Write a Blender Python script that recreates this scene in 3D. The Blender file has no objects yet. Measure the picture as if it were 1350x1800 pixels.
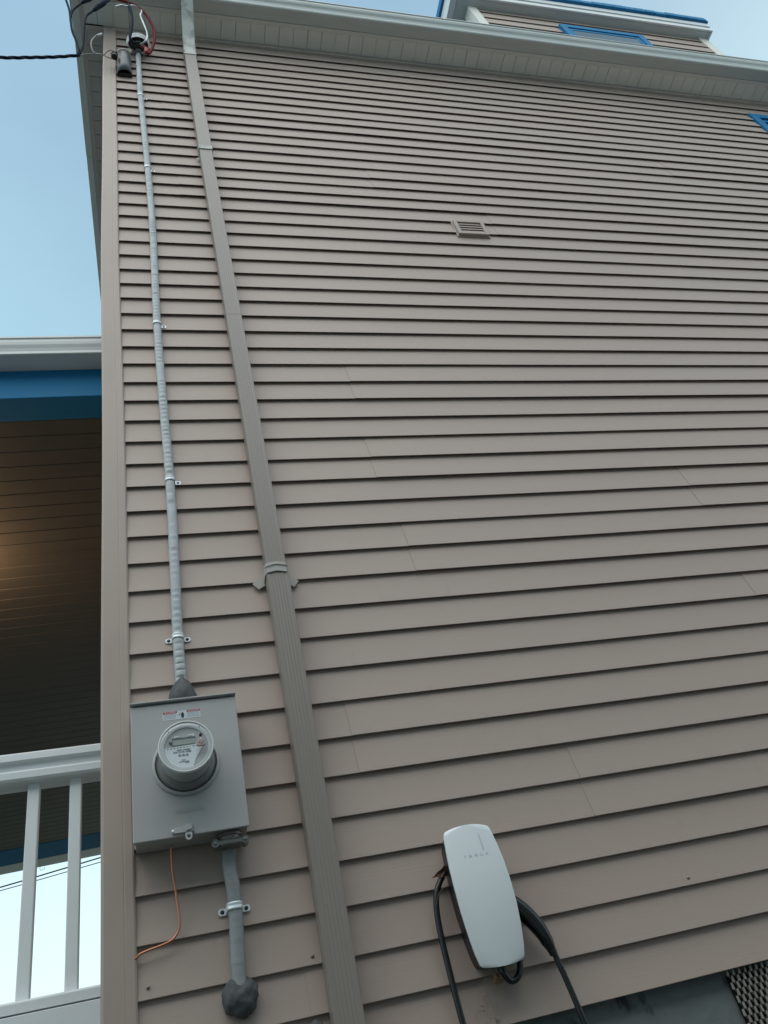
import bpy, bmesh, math, random
from mathutils import Vector, Matrix, noise
random.seed(7)
S = bpy.context.scene
COL = S.collection
# ------------------------------------------------------------------ camera
cam = bpy.data.cameras.new("camera"); cam_o = bpy.data.objects.new("camera", cam); COL.objects.link(cam_o)
cam.sensor_fit = 'HORIZONTAL'; cam.sensor_width = 36.0; cam.lens = 36.0 * 1389.6875 / 1350.0
cam.clip_start = 0.05; cam.clip_end = 6000
YAW, PIT, ROL = 0.3606846843787023, 0.6627283235126524, -0.2791524325163194
fw = Vector((math.sin(YAW)*math.cos(PIT), math.cos(YAW)*math.cos(PIT), math.sin(PIT)))
rt = Vector((math.cos(YAW), -math.sin(YAW), 0)); up = rt.cross(fw)
r2 = rt*math.cos(ROL)+up*math.sin(ROL); u2 = -rt*math.sin(ROL)+up*math.cos(ROL)
cam_o.matrix_world = Matrix(((r2.x, u2.x, -fw.x, 0.10294357), (r2.y, u2.y, -fw.y, -2.43799206), (r2.z, u2.z, -fw.z, -0.05436905), (0, 0, 0, 1)))
S.camera = cam_o
# ------------------------------------------------------------------ sky
SUN_EL, SUN_AZ = math.radians(56), math.radians(205)      # azimuth clockwise from +Y
wd = bpy.data.worlds.new("World"); S.world = wd; wd.use_nodes = True
nt = wd.node_tree; nt.nodes.clear()
out = nt.nodes.new('ShaderNodeOutputWorld'); bg = nt.nodes.new('ShaderNodeBackground')
sky = nt.nodes.new('ShaderNodeTexSky'); sky.sky_type = 'NISHITA'; sky.sun_disc = False
sky.sun_elevation = SUN_EL; sky.sun_rotation = SUN_AZ
sky.air_density = 1.0; sky.dust_density = 1.2; sky.ozone_density = 1.0; sky.altitude = 100
bg.inputs[1].default_value = 0.105
# thin high cloud veil: real sky feature, whitens parts of the sky dome
tc = nt.nodes.new('ShaderNodeTexCoord'); mp = nt.nodes.new('ShaderNodeMapping'); mp.inputs['Scale'].default_value = (1.2, 1.2, 2.6)
nz = nt.nodes.new('ShaderNodeTexNoise'); nz.inputs['Scale'].default_value = 1.6; nz.inputs['Detail'].default_value = 4
cr = nt.nodes.new('ShaderNodeMapRange'); cr.inputs[1].default_value = .40; cr.inputs[2].default_value = .75; cr.inputs[3].default_value = 0.32; cr.inputs[4].default_value = .48
mx = nt.nodes.new('ShaderNodeMixRGB'); mx.inputs[2].default_value = (3.9, 6.2, 7.0, 1)
nt.links.new(tc.outputs['Generated'], mp.inputs[0]); nt.links.new(mp.outputs[0], nz.inputs['Vector'])
nt.links.new(nz.outputs[0], cr.inputs[0]); nt.links.new(cr.outputs[0], mx.inputs[0])
nt.links.new(sky.outputs[0], mx.inputs[1])
sp_ = nt.nodes.new('ShaderNodeSeparateXYZ'); nt.links.new(tc.outputs['Generated'], sp_.inputs[0])
def veil(src, sock, a, b, fa, fb, col):      # haze towards the horizon, thin cloud in the east
    q = nt.nodes.new('ShaderNodeMapRange'); q.interpolation_type = 'SMOOTHSTEP'
    for i_, v_ in enumerate((a, b, fa, fb)): q.inputs[i_+1].default_value = v_
    k = nt.nodes.new('ShaderNodeMixRGB'); k.inputs[2].default_value = (*col, 1)
    nt.links.new(sp_.outputs[sock], q.inputs[0]); nt.links.new(q.outputs[0], k.inputs[0]); nt.links.new(src, k.inputs[1]); return k.outputs[0]
c_ = veil(mx.outputs[0], 0, .35, .75, 0.0, .65, (4.3, 4.9, 5.3))
c_ = veil(c_, 2, .55, .95, .45, 0.0, (4.3, 6.7, 7.2))
c_ = veil(c_, 2, .10, .62, .80, 0.0, (5.9, 7.1, 7.2))
nt.links.new(c_, bg.inputs[0]); nt.links.new(bg.outputs[0], out.inputs[0])
# ------------------------------------------------------------------ sun (veiled)
sl = bpy.data.lights.new("sun", 'SUN'); sl.energy = 1.0; sl.angle = math.radians(70); sl.color = (1, .93, .84)
so = bpy.data.objects.new("sun", sl); COL.objects.link(so)
sd = Vector((math.sin(SUN_AZ)*math.cos(SUN_EL), math.cos(SUN_AZ)*math.cos(SUN_EL), math.sin(SUN_EL)))
so.rotation_euler = sd.to_track_quat('Z', 'Y').to_euler(); so.location = (0, -20, 20)
S.view_settings.view_transform = 'Standard'; S.view_settings.look = 'None'
S.view_settings.exposure = 0.66; S.view_settings.gamma = 1; S.view_settings.use_curve_mapping = False
S.cycles.max_bounces = 8; S.cycles.transparent_max_bounces = 12

# ------------------------------------------------------------------ materials
def mat(name, col, rough=.5, metal=0, bump=None, var=None, emis=None, spec=.5, alpha=1, coat=0, streak=None):
    """var=(scale(x,y,z), amount, colour2) mottles the colour; bump=(scale, strength, dist)"""
    m = bpy.data.materials.new(name); m.use_nodes = True; n = m.node_tree; b = n.nodes['Principled BSDF']
    b.inputs['Base Color'].default_value = (*col, 1); b.inputs['Roughness'].default_value = rough
    b.inputs['Metallic'].default_value = metal; b.inputs['Specular IOR Level'].default_value = spec
    b.inputs['Alpha'].default_value = alpha; b.inputs['Coat Weight'].default_value = coat; b.inputs['Coat Roughness'].default_value = .05
    t = n.nodes.new('ShaderNodeTexCoord')
    last = None
    for v in (var if isinstance(var, list) else [var] if var else []):
        sc, amt, c2 = v[:3]; lo, hi = (v[3], v[4]) if len(v) > 3 else (.4, .7)
        mpn = n.nodes.new('ShaderNodeMapping'); mpn.inputs['Scale'].default_value = sc
        z = n.nodes.new('ShaderNodeTexNoise'); z.inputs['Scale'].default_value = 1; z.inputs['Detail'].default_value = 6; z.inputs['Roughness'].default_value = .6
        r = n.nodes.new('ShaderNodeMapRange'); r.inputs[1].default_value = lo; r.inputs[2].default_value = hi; r.inputs[4].default_value = amt
        x = n.nodes.new('ShaderNodeMixRGB'); x.inputs[2].default_value = (*c2, 1)
        n.links.new(t.outputs['Object'], mpn.inputs[0]); n.links.new(mpn.outputs[0], z.inputs['Vector']); n.links.new(z.outputs[0], r.inputs[0]); n.links.new(r.outputs[0], x.inputs[0])
        if last: n.links.new(last, x.inputs[1])
        else: x.inputs[1].default_value = (*col, 1)
        last = x.outputs[0]
    if last: n.links.new(last, b.inputs['Base Color'])
    if bump:
        sc, st, di = bump
        mpn = n.nodes.new('ShaderNodeMapping'); mpn.inputs['Scale'].default_value = sc if isinstance(sc, tuple) else (sc,)*3
        z = n.nodes.new('ShaderNodeTexNoise'); z.inputs['Scale'].default_value = 1; z.inputs['Detail'].default_value = 5
        bp = n.nodes.new('ShaderNodeBump'); bp.inputs['Strength'].default_value = st; bp.inputs['Distance'].default_value = di
        n.links.new(t.outputs['Object'], mpn.inputs[0]); n.links.new(mpn.outputs[0], z.inputs['Vector']); n.links.new(z.outputs[0], bp.inputs['Height']); n.links.new(bp.outputs[0], b.inputs['Normal'])
    if emis:
        b.inputs['Emission Color'].default_value = (*emis[0], 1); b.inputs['Emission Strength'].default_value = emis[1]
    return m
M = {}
M['siding'] = mat('siding_vinyl', (.44, .345, .292), .48, bump=((5, 60, 420), .35, .0012),
    var=[((.7, .7, 5), .45, (.415, .343, .30)), ((22, 22, 9), .22, (.27, .225, .19), .62, .85)])
M['post'] = mat('corner_vinyl', (.44, .352, .30), .45, bump=((90, 90, 2), .12, .0008), var=((9, 9, 2.5), .35, (.30, .26, .235), .5, .8))
M['soffit'] = mat('soffit_vinyl', (.85, .84, .77), .5, var=((5, 3, 5), .5, (.76, .75, .68)))
M['soffit_brown'] = mat('soffit_brown', (.62, .55, .49), .5, var=((5, 3, 5), .4, (.42, .37, .32)))
M['gutter'] = mat('gutter_aluminium', (.58, .60, .57), .34, var=[((3, 30, 30), .5, (.46, .48, .45), .45, .75), ((30, 60, 60), .3, (.34, .34, .30), .6, .8)])
M['trim'] = mat('trim_paint', (.76, .74, .67), .45, var=((8, 8, 8), .4, (.68, .66, .60)))
M['white'] = mat('white_paint', (.78, .79, .78), .4, var=((3, 8, 8), .3, (.68, .70, .70)))
M['rail'] = mat('rail_paint', (.82, .86, .88), .4, var=((6, 6, 6), .3, (.66, .70, .73)))
M['blue'] = mat('blue_paint', (.012, .185, .39), .6, spec=.25, var=((3, 5, 5), .35, (.009, .15, .32)))
M['pane'] = mat('window_glass', (.02, .03, .04), .05, spec=.8)
M['shingle'] = mat('roof_shingle', (.05, .10, .16), .9, bump=((40, 40, 40), .6, .01), var=((20, 20, 20), .7, (.03, .05, .09)))
M['spout'] = mat('downspout_paint', (.285, .246, .212), .42, var=[((6, 6, 1.6), .45, (.25, .216, .187)), ((160, 160, 10), .5, (.4, .39, .36), .70, .74)])
M['spout_old'] = mat('downspout_elbow', (.56, .57, .53), .5, var=((14, 14, 14), .85, (.26, .26, .24), .48, .66))
M['bracket'] = mat('bracket_paint', (.44, .42, .38), .45, var=((40, 40, 40), .3, (.36, .34, .31)))
M['cable'] = mat('grey_cable', (.50, .53, .54), .5, var=((30, 30, 6), .4, (.42, .46, .48)))
M['cable_low'] = mat('grey_cable_worn', (.30, .32, .32), .5, var=[((40, 40, 9), .6, (.22, .235, .235)), ((70, 70, 4), .5, (.33, .34, .33), .6, .7)], bump=((150, 150, 150), .3, .001))
M['galv'] = mat('galvanised_steel', (.86, .91, .94), .28, metal=.2, var=((60, 60, 60), .3, (.6, .64, .66)))
M['steel'] = mat('dull_steel', (.26, .25, .24), .38, metal=.5, var=((60, 60, 60), .5, (.2, .2, .19)))
M['hasp'] = mat('hasp_steel', (.60, .60, .58), .35, metal=.4)
M['black'] = mat('black_plastic', (.012, .013, .016), .38)
M['deckboard'] = mat('deck_board', (.09, .085, .08), .7, var=((3, 3, 3), .5, (.06, .055, .05)))
M['rubber'] = mat('cable_rubber', (.012, .014, .018), .3, spec=.6)
M['handle'] = mat('handle_black', (.010, .011, .013), .22, spec=.6)
M['gap_shade'] = mat('painted_gap_shade', (.006, .006, .006), .9)  # near black standing in for the shade inside openings
M['enclosure'] = mat('meter_box_paint', (.46, .455, .45), .36, bump=(420, .08, .0004), var=((5, 5, 5), .3, (.42, .415, .41)))
M['putty'] = mat('duct_seal', (.082, .088, .090), .7, bump=(60, .8, .005), var=((60, 60, 60), .6, (.11, .115, .118)))
M['copper'] = mat('copper_wire', (.62, .27, .16), .35, metal=.85, var=((60, 60, 20), .5, (.40, .17, .11)))
M['charger'] = mat('charger_glass', (.84, .89, .90), .08, coat=.6, var=[((3, 3, 5), .4, (.78, .84, .86)), ((25, 25, 6), .15, (.55, .6, .6), .62, .8)])
M['logo'] = mat('logo_grey', (.66, .72, .74), .35)
M['ledbar'] = mat('indicator_bar', (.58, .65, .67), .3)
M['leaf'] = mat('dry_leaf', (.16, .07, .035), .7, var=((60, 60, 60), .6, (.08, .035, .02)))
M['leaf_pale'] = mat('dry_leaf_pale', (.34, .19, .11), .7, var=((90, 90, 90), .6, (.16, .08, .045)))
M['web'] = mat('cobweb', (.30, .26, .22), .8)
M['concrete'] = mat('foundation_paint', (.20, .225, .22), .8, bump=(30, .5, .01), var=[((5, 5, 5), .6, (.09, .105, .10)), ((14, 14, 10), .8, (.035, .035, .03), .58, .68)])
M['mesh'] = mat('expanded_metal', (.12, .115, .10), .45, metal=.3, var=((50, 50, 50), .5, (.22, .2, .17)))
M['facet'] = mat('expanded_metal_lit', (.50, .47, .43), .35, metal=.3, var=((50, 50, 50), .6, (.28, .26, .23)))  # same metal as the strands, lighter to paint the sky light it catches
M['red'] = mat('red_insulation', (.20, .012, .016), .6, spec=.25)
M['red_tape'] = mat('red_tape', (.42, .045, .03), .4)
M['wire'] = mat('black_insulation', (.008, .016, .034), .6, spec=.2)
M['bare'] = mat('bare_aluminium', (.55, .58, .60), .35, metal=.6, var=((80, 80, 80), .5, (.3, .31, .32)))
M['hood'] = mat('hood_plastic', (.12, .13, .13), .35, var=((20, 20, 8), .4, (.09, .10, .10)))
M['head'] = mat('service_cap_grey', (.75, .76, .76), .4)
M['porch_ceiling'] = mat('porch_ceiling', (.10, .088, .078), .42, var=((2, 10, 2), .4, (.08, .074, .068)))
M['glass'] = mat('meter_cover', (.55, .62, .62), .06, alpha=.06, spec=.8)
M['glass_side'] = mat('meter_cover_side', (.55, .60, .60), .05, alpha=.20, spec=.7)
M['ring'] = mat('meter_bezel', (.76, .77, .775), .35)
M['innerbody'] = mat('meter_inner_body', (.42, .42, .42), .5)
M['dial'] = mat('meter_dial', (.50, .51, .52), .5)
M['plate'] = mat('meter_plate', (.80, .86, .88), .5)
M['lcd'] = mat('meter_lcd', (.40, .45, .41), .2)
M['ink'] = mat('ink_black', (.02, .02, .02), .6)
M['ink_grey'] = mat('ink_grey', (.20, .23, .24), .6)
M['sticker'] = mat('sticker_white', (.60, .66, .70), .4)
M['sticker_red'] = mat('sticker_red', (.48, .035, .03), .4)
M['seal'] = mat('meter_seal', (.42, .33, .30), .5)
M['lampglass'] = mat('lamp_glass', (.9, .8, .6), .3, emis=((1, .62, .25), 6))
M['ground'] = mat('ground_gravel', (.42, .40, .36), .95, bump=(6, .8, .05), var=((1.5, 1.5, 1.5), .6, (.30, .29, .25)))
M['bounce_blocker'] = mat('bounce_blocker_green', (.045, .06, .03), .95, bump=(9, .8, .05), var=((2, 2, 2), .7, (.03, .04, .02)))  # dark green of the ground patch added to cut bounce light
M['drive'] = mat('driveway_asphalt', (.06, .06, .06), .9, bump=(90, .6, .01), var=((.8, .8, .8), .5, (.045, .045, .045)))
M['blocker_pale'] = mat('blocker_house_pale', (.50, .53, .55), .6)  # wall of the added unseen house, pale to brighten the charger's reflection
M['plain_vinyl'] = mat('wall_vinyl_far', (.30, .27, .24), .6)

# ------------------------------------------------------------------ helpers
ORG = {}
def thing(name, loc, label, cat, group=None):
    o = bpy.data.objects.new(name, None); o.empty_display_size = .05; COL.objects.link(o)
    o.location = loc; ORG[o] = Vector(loc); o['label'] = label; o['category'] = cat
    if group: o['group'] = group
    return o
def tag(o, label, cat, group=None):
    o['label'] = label; o['category'] = cat
    if group: o['group'] = group
    return o
class MB:
    def __init__(s): s.v = []; s.f = []; s.mi = []; s.k = 0
    def add(s, vs, fs):
        n = len(s.v); s.v += [tuple(v) for v in vs]; s.f += [tuple(i+n for i in f) for f in fs]; s.mi += [s.k]*len(fs); return s
    def box(s, x0, x1, y0, y1, z0, z1):
        return s.add([(x0,y0,z0),(x1,y0,z0),(x1,y1,z0),(x0,y1,z0),(x0,y0,z1),(x1,y0,z1),(x1,y1,z1),(x0,y1,z1)],
                     [(0,3,2,1),(4,5,6,7),(0,1,5,4),(1,2,6,5),(2,3,7,6),(3,0,4,7)])
    def prism(s, poly, a, b, axis='x', caps=True):
        """poly in the two other axes, extruded along axis a..b"""
        n = len(poly)
        def P(t, p):
            return (t, p[0], p[1]) if axis == 'x' else (p[0], t, p[1]) if axis == 'y' else (p[0], p[1], t)
        vs = [P(a, p) for p in poly]+[P(b, p) for p in poly]
        fs = [(i, (i+1) % n, (i+1) % n+n, i+n) for i in range(n)]
        if caps: fs += [tuple(range(n-1, -1, -1)), tuple(range(n, 2*n))]
        return s.add(vs, fs)
    def tube(s, pts, rad, seg=8, caps=True, flat=None, upv=None):
        """rad: number, list, or list of (ra, rb) elliptical"""
        pts = [Vector(p) for p in pts]; n = len(pts); vs = []; fs = []
        prev = Vector(upv) if upv else None
        for i, p in enumerate(pts):
            t = (pts[min(i+1, n-1)]-pts[max(i-1, 0)]).normalized()
            if prev is None: prev = Vector((0, -1, 0)) if abs(t.y) < .9 else Vector((0, 0, 1))
            a = (prev-t*prev.dot(t)).normalized(); prev = a; b = t.cross(a)
            r = rad[i] if isinstance(rad, list) else rad
            ra, rb = r if isinstance(r, tuple) else (r, r)
            for k in range(seg):
                q = 2*math.pi*k/seg; vs.append(p+a*ra*math.cos(q)+b*rb*math.sin(q))
        for i in range(n-1):
            for k in range(seg):
                fs.append((i*seg+k, i*seg+(k+1) % seg, (i+1)*seg+(k+1) % seg, (i+1)*seg+k))
        if caps: fs += [tuple(range(seg-1, -1, -1)), tuple(range((n-1)*seg, n*seg))]
        return s.add(vs, fs)
    def lathe(s, prof, c, axis='y', seg=48, sx=1, sz=1, cap0=False, cap1=False):
        """prof: (radius, along axis)"""
        vs = []; fs = []
        for r, h in prof:
            for k in range(seg):
                q = 2*math.pi*k/seg; a, b = r*math.cos(q)*sx, r*math.sin(q)*sz
                vs.append((c[0]+a, c[1]+h, c[2]+b) if axis == 'y' else (c[0]+a, c[1]+b, c[2]+h))
        for i in range(len(prof)-1):
            for k in range(seg): fs.append((i*seg+k, i*seg+(k+1) % seg, (i+1)*seg+(k+1) % seg, (i+1)*seg+k))
        if cap0: fs.append(tuple(range(seg)))
        if cap1: fs.append(tuple(range((len(prof)-1)*seg, len(prof)*seg)))
        return s.add(vs, fs)
    def build(s, name, m, parent=None, bevel=0, smooth=False, seg=2, org=None, subsurf=0):
        o0 = ORG.get(parent, Vector(org) if org else Vector((0, 0, 0)))
        me = bpy.data.meshes.new(name); me.from_pydata([tuple(Vector(v)-o0) for v in s.v], [], s.f)
        for mm in (m if isinstance(m, list) else [m]): me.materials.append(mm)
        me.polygons.foreach_set('material_index', s.mi)
        bm = bmesh.new(); bm.from_mesh(me); bmesh.ops.recalc_face_normals(bm, faces=bm.faces); bm.to_mesh(me); bm.free()
        if smooth: me.polygons.foreach_set('use_smooth', [True]*len(me.polygons))
        me.update()
        o = bpy.data.objects.new(name, me); COL.objects.link(o)
        if parent: o.parent = parent
        else: o.location = o0
        ORG[o] = o0
        if bevel:
            b = o.modifiers.new('bevel', 'BEVEL'); b.width = bevel; b.segments = seg; b.limit_method = 'ANGLE'; b.angle_limit = math.radians(35)
            if smooth: b.harden_normals = False
        if smooth == 'auto':
            me.set_sharp_from_angle(angle=math.radians(35))
        if subsurf:
            ss = o.modifiers.new('subsurf', 'SUBSURF'); ss.levels = ss.render_levels = subsurf
        return o
def spline(pts, n=8):
    P = [Vector(p) for p in pts]; P = [P[0]*2-P[1]]+P+[P[-1]*2-P[-2]]; o = []
    for i in range(1, len(P)-2):
        for k in range(n):
            t = k/n; a, b, c, d = P[i-1:i+3]
            o.append(.5*((2*b)+(c-a)*t+(2*a-5*b+4*c-d)*t*t+(3*b-a-3*c+d)*t**3))
    o.append(P[-2]); return o
def text(name, body, size, loc, m, parent, width=None, extr=.0003, rotx=90, spacing=1.0, shear=0, bold=False):
    c = bpy.data.curves.new('tmp', 'FONT'); c.body = body; c.size = size; c.extrude = extr; c.space_character = spacing; c.shear = shear
    c.align_x = 'LEFT'
    if bold: c.offset = size*.02
    t = bpy.data.objects.new('tmp', c); COL.objects.link(t)
    dg = bpy.context.evaluated_depsgraph_get(); me = bpy.data.meshes.new_from_object(t.evaluated_get(dg)); bpy.data.objects.remove(t)
    xs = [v.co.x for v in me.vertices]; ys = [v.co.y for v in me.vertices]; w = max(xs)-min(xs); x0 = min(xs); y0 = min(ys)
    k = width/w if width else 1
    for v in me.vertices:
        x, y, z = (v.co.x-x0)*k, v.co.y-y0, v.co.z
        v.co = Vector((loc[0]+x, loc[1]-z, loc[2]+y))-ORG.get(parent, Vector())
    me.materials.clear(); me.materials.append(m)
    o = bpy.data.objects.new(name, me); COL.objects.link(o); o.parent = parent; ORG[o] = ORG.get(parent, Vector())
    return o

# ================================================================== SETTING
g = MB(); g.add([(-900,-900,-1.61),(900,-900,-1.61),(900,900,-1.61),(-900,900,-1.61)], [(0,1,2,3)]); o = g.build('ground', M['ground']); o['kind'] = 'structure'
g = MB(); g.box(-40, -.75, -30, 40, -1.64, -1.602); o = g.build('bounce_blocker', M['bounce_blocker']); o['kind'] = 'structure'  # dark patch added out of view to cut bounce under porch and eave
g = MB(); g.box(-.6, 14, -3.4, -.02, -1.72, -1.6); o = g.build('driveway', M['drive'], bevel=.01); o['kind'] = 'structure'

# ================================================================== HOUSE
HO = (3.5, 0, -1.6)
house = thing('house', HO, 'tan vinyl sided house seen from below beside its driveway', 'house')
ZS = [6.7213,6.5849,6.4606,6.331,6.2098,6.0889,5.9654,5.8388,5.7088,5.5875,5.4582,5.3325,5.2083,5.0797,4.9536,4.8261,4.7043,4.581,4.4597,4.3292,4.2015,4.0724,3.9411,3.8086,3.676,3.5494,3.4267,3.2988,3.172,3.0437,2.9195,2.7904,2.6672,2.541,2.413,2.2841,2.1593,2.0314,1.9058,1.7792,1.6544,1.5242,1.398,1.2681,1.14,1.0119,.8855,.757,.6295,.5045,.3763,.2589,.1374]
XR = 12.0
seam = {}                                  # course index -> seam x positions
def addseam(z0, z1, x):
    for i in range(len(ZS)):
        top = ZS[i-1] if i else 6.87
        mid = (top+ZS[i])/2
        if z1 < mid < z0: seam.setdefault(i, []).append(x)
for z0, z1, x in [(2.90,2.66,1.045),(2.42,2.15,1.04),(1.90,1.65,1.09),(1.15,.88,.702),(.885,.62,1.442),(1.53,1.38,2.548),(2.15,1.90,2.555),(5.72,5.46,.297),(4.69,4.45,.349),(.376,.255,.444),(4.45,4.19,2.29),(5.0,4.7,1.58),(5.5,5.2,4.1)]:
    addseam(z0, z1, x)
WIN = (5.61, 6.55, 5.30, 6.58)             # window hole (x0,x1,z0,z1)
def course(mb, zb, zt, xa, xb, idx, y0=0.0, dep=.0185, dx=.16, wav=.0012, ext=0.0):
    """one clapboard: hollow butt edge at the bottom, face leaning back to the top"""
    n = max(2, int((xb-xa)/dx)); rows = []
    for k in range(n+1):
        x = xa+(xb-xa)*k/n
        w = noise.noise(Vector((x*1.3, zb*3.1, 0)))*wav; wz = noise.noise(Vector((x*.8, zb*2.3, 5)))*.0014
        w2 = w+noise.noise(Vector((x*1.7, zb*2.9, 9)))*wav*.35
        h = zt-zb
        rows.append([(x, y0-dep+.0100+w-ext, zb+.030+wz), (x, y0-dep+.0025+w-ext, zb+.001+wz), (x, y0-dep+.0008+w-ext, zb+wz), (x, y0-dep+w-ext, zb+.0015+wz),
                     (x, y0-dep*.90+w-ext, zb+h*.12+wz), (x, y0-dep*.57+w2-ext, zb+h*.5+wz), (x, y0-.0022-ext*.4, zb+h+.030)])
    vs = [p for r in rows for p in r]; m = len(rows[0])
    fs = [(k*m+j, k*m+j+1, (k+1)*m+j+1, (k+1)*m+j) for k in range(n) for j in range(m-1)]
    fs += [(0, 1, 2, 3, 4, 5, 6), tuple(n*m+j for j in range(6, -1, -1))]
    mb.add(vs, fs)
wm = MB()
for i, zb in enumerate(ZS):
    zt = ZS[i-1] if i else 6.86
    cuts = [-.025]+sorted(seam.get(i, []))+[XR]
    segs = [(cuts[k], cuts[k+1], k) for k in range(len(cuts)-1)]
    out_ = []
    for a, b, k in segs:
        e = 0.0022 if k % 2 == 1 else 0.0
        bb = b; a = a-(.012 if e else 0)
        if zb > WIN[2]-.12 and zb < WIN[3] and a < WIN[0] < bb:
            out_ += [(a, WIN[0]+.02, e), (WIN[1]-.02, bb, e)]
        else: out_.append((a, bb, e))
    for a, b, e in out_: course(wm, zb, zt, a, b, i, ext=e)
wm.box(-.004, XR, .001, .012, .16, 5.31); wm.box(-.004, WIN[0], .001, .012, 5.31, 6.57); wm.box(WIN[1], XR, .001, .012, 5.31, 6.57); wm.box(-.004, XR, .001, .012, 6.57, 6.9)
# starter strip under the lowest course

wall = wm.build('siding_wall', M['siding'], house, smooth='auto')
sc = MB(); random.seed(3)
wb = MB(); wb.box(-.07, XR, .03, 9.5, .16, 6.89); wb.build('wall_core', M['plain_vinyl'], house)
# corner post, two visible flutes
def post_x(z): return .004*math.sin(z*1.1)+.002*math.sin(z*2.7+1)
cp = MB(); prof = [(-.004,.0),(-.004,-.020),(-.009,-.024),(-.030,-.0245),(-.0325,-.0238),(-.035,-.0245),(-.086,-.0245),(-.094,-.020),(-.0945,.03)]
N = 60; vs = []; fs = []
for k in range(N+1):
    z = .10+(6.895-.10)*k/N; dx_ = post_x(z)
    vs += [(p[0]+dx_, p[1]+.0008*math.sin(z*4), z) for p in prof]
m_ = len(prof)
fs = [(k*m_+j, k*m_+j+1, (k+1)*m_+j+1, (k+1)*m_+j) for k in range(N) for j in range(m_-1)]+[tuple(range(m_)), tuple(N*m_+j for j in range(m_))]
cp.add(vs, fs); cp.build('corner_post', M['post'], house)
# front soffit: ribbed panels, V groove each .115 m
SZ = 6.90
sf = MB()
x = -.245; i = 0
while x < XR:
    a, b = x, x+.1145
    gd = .006 if i % 3 else .011
    sf.add([(a, -.012, SZ+gd), (a, -.170, SZ+gd), (a+.004, -.170, SZ), (a+.004, -.012, SZ), (b-.004, -.170, SZ), (b-.004, -.012, SZ), (b, -.170, SZ+gd), (b, -.012, SZ+gd)],
           [(0,1,2,3), (3,2,4,5), (5,4,6,7)])
    x = b; i += 1
sf.box(-.25, XR, -.17, -.01, SZ+.013, SZ+.02)
sf.build('soffit', M['soffit'], house)
jt = MB(); jt.box(-.09, XR, -.024, -.002, SZ-.045, SZ-.002); jt.box(-.22, XR, -.030, -.0245, SZ-.012, SZ-.001)
jt.box(-.22, -.09, -.03, .004, SZ-.012, SZ+.01)
jt.build('soffit_channel', M['soffit_brown'], house)
fa = MB(); fa.box(-.30, XR, -.1985, -.168, SZ-.006, SZ+.13); fa.build('fascia', M['trim'], house, bevel=.002)
# side eave running back along the gable side
se = MB(); y = 0.004; 
while y < 9.4:
    b = y+.1145
    se.add([(-.222, y, SZ+.007), (-.09, y, SZ+.007), (-.09, y+.004, SZ), (-.222, y+.004, SZ), (-.222, b-.004, SZ), (-.09, b-.004, SZ), (-.222, b, SZ+.007), (-.09, b, SZ+.007)],
           [(0,1,2,3), (3,2,5,4), (4,5,7,6)]); y = b
se.build('side_soffit', M['soffit_brown'], house)
sfz = MB(); sfz.box(-.252, -.220, -.20, 9.4, SZ-.010, SZ+.02); sfz.build('side_soffit_trim', M['soffit_brown'], house)
sb = MB(); sb.box(-.305, -.2525, -.20, .99, SZ-.018, SZ+.14); sb.box(-.303, -.2535, .993, 9.4, SZ-.016, SZ+.14); sb.build('side_fascia', M['trim'], house, bevel=.003)
# main roof planes and gable closing
rf = MB(); rf.prism([(-.33, 7.055), (-.33, 7.035), (4.7, 9.30), (9.8, 7.035), (9.8, 7.055), (4.7, 9.34)], -.33, XR+.3, 'x'); rf.build('roof', M['shingle'], house)
# gutter: ogee profile, open top
gt = MB()
gp = [(-.2, SZ+.125), (-.2, SZ+.002), (-.205, SZ-.001), (-.290, SZ-.001), (-.298, SZ+.004), (-.303, SZ+.013), (-.304, SZ+.030), (-.312, SZ+.050), (-.326, SZ+.068), (-.334, SZ+.085), (-.336, SZ+.108), (-.343, SZ+.112), (-.343, SZ+.122), (-.336, SZ+.124), (-.331, SZ+.118)]
inn = [(p[0]+.0015, p[1]+.0015) for p in gp[::-1][2:-1]]
N = 90; allp = gp+inn; vs = []; fs = []
for k in range(N+1):
    x = -.262+(XR+.26)*k/N; w = noise.noise(Vector((x*.6, 1, 2)))*.0028
    vs += [(x, p[0]+w*.8, p[1]+w) for p in allp]
m_ = len(allp)
fs = [(k*m_+j, k*m_+(j+1) % m_, (k+1)*m_+(j+1) % m_, (k+1)*m_+j) for k in range(N) for j in range(m_)]+[tuple(range(m_)), tuple(N*m_+j for j in range(m_))]
gt.add(vs, fs)
gt.add([(-.262, p[0], p[1]) for p in gp], [tuple(range(len(gp)))])
gutter = gt.build('gutter', M['gutter'], house)
# window in the wall
wx0, wx1, wz0, wz1 = WIN
wf = MB()
for a, b, c, d in [(wx0, wx0+.075, wz0, wz1), (wx1-.075, wx1, wz0, wz1), (wx0+.075, wx1-.075, wz1-.075, wz1), (wx0+.075, wx1-.075, wz0, wz0+.075)]: wf.box(a, b, -.030, .02, c, d)
for a, b, c, d in [(wx0+.076, wx0+.12, wz0+.076, wz1-.076), (wx1-.12, wx1-.076, wz0+.076, wz1-.076), (wx0+.12, wx1-.12, wz1-.12, wz1-.076), (wx0+.12, wx1-.12, wz0+.076, wz0+.12), (wx0+.12, wx1-.12, 5.92, 5.965)]: wf.box(a, b, -.012, .03, c, d)
win = wf.build('window', M['blue'], house, bevel=.004); win['label'] = 'blue trimmed window cut off by the right edge of the photo'
p_ = MB(); p_.box(wx0+.10, wx1-.10, .012, .018, wz0+.1, wz1-.1); p_.build('pane', M['pane'], win)
# foundation
fd = MB(); fd.box(-.07, XR, .022, .3, -1.7, .155); fd.build('foundation', M['concrete'], house, bevel=.002)
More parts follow.
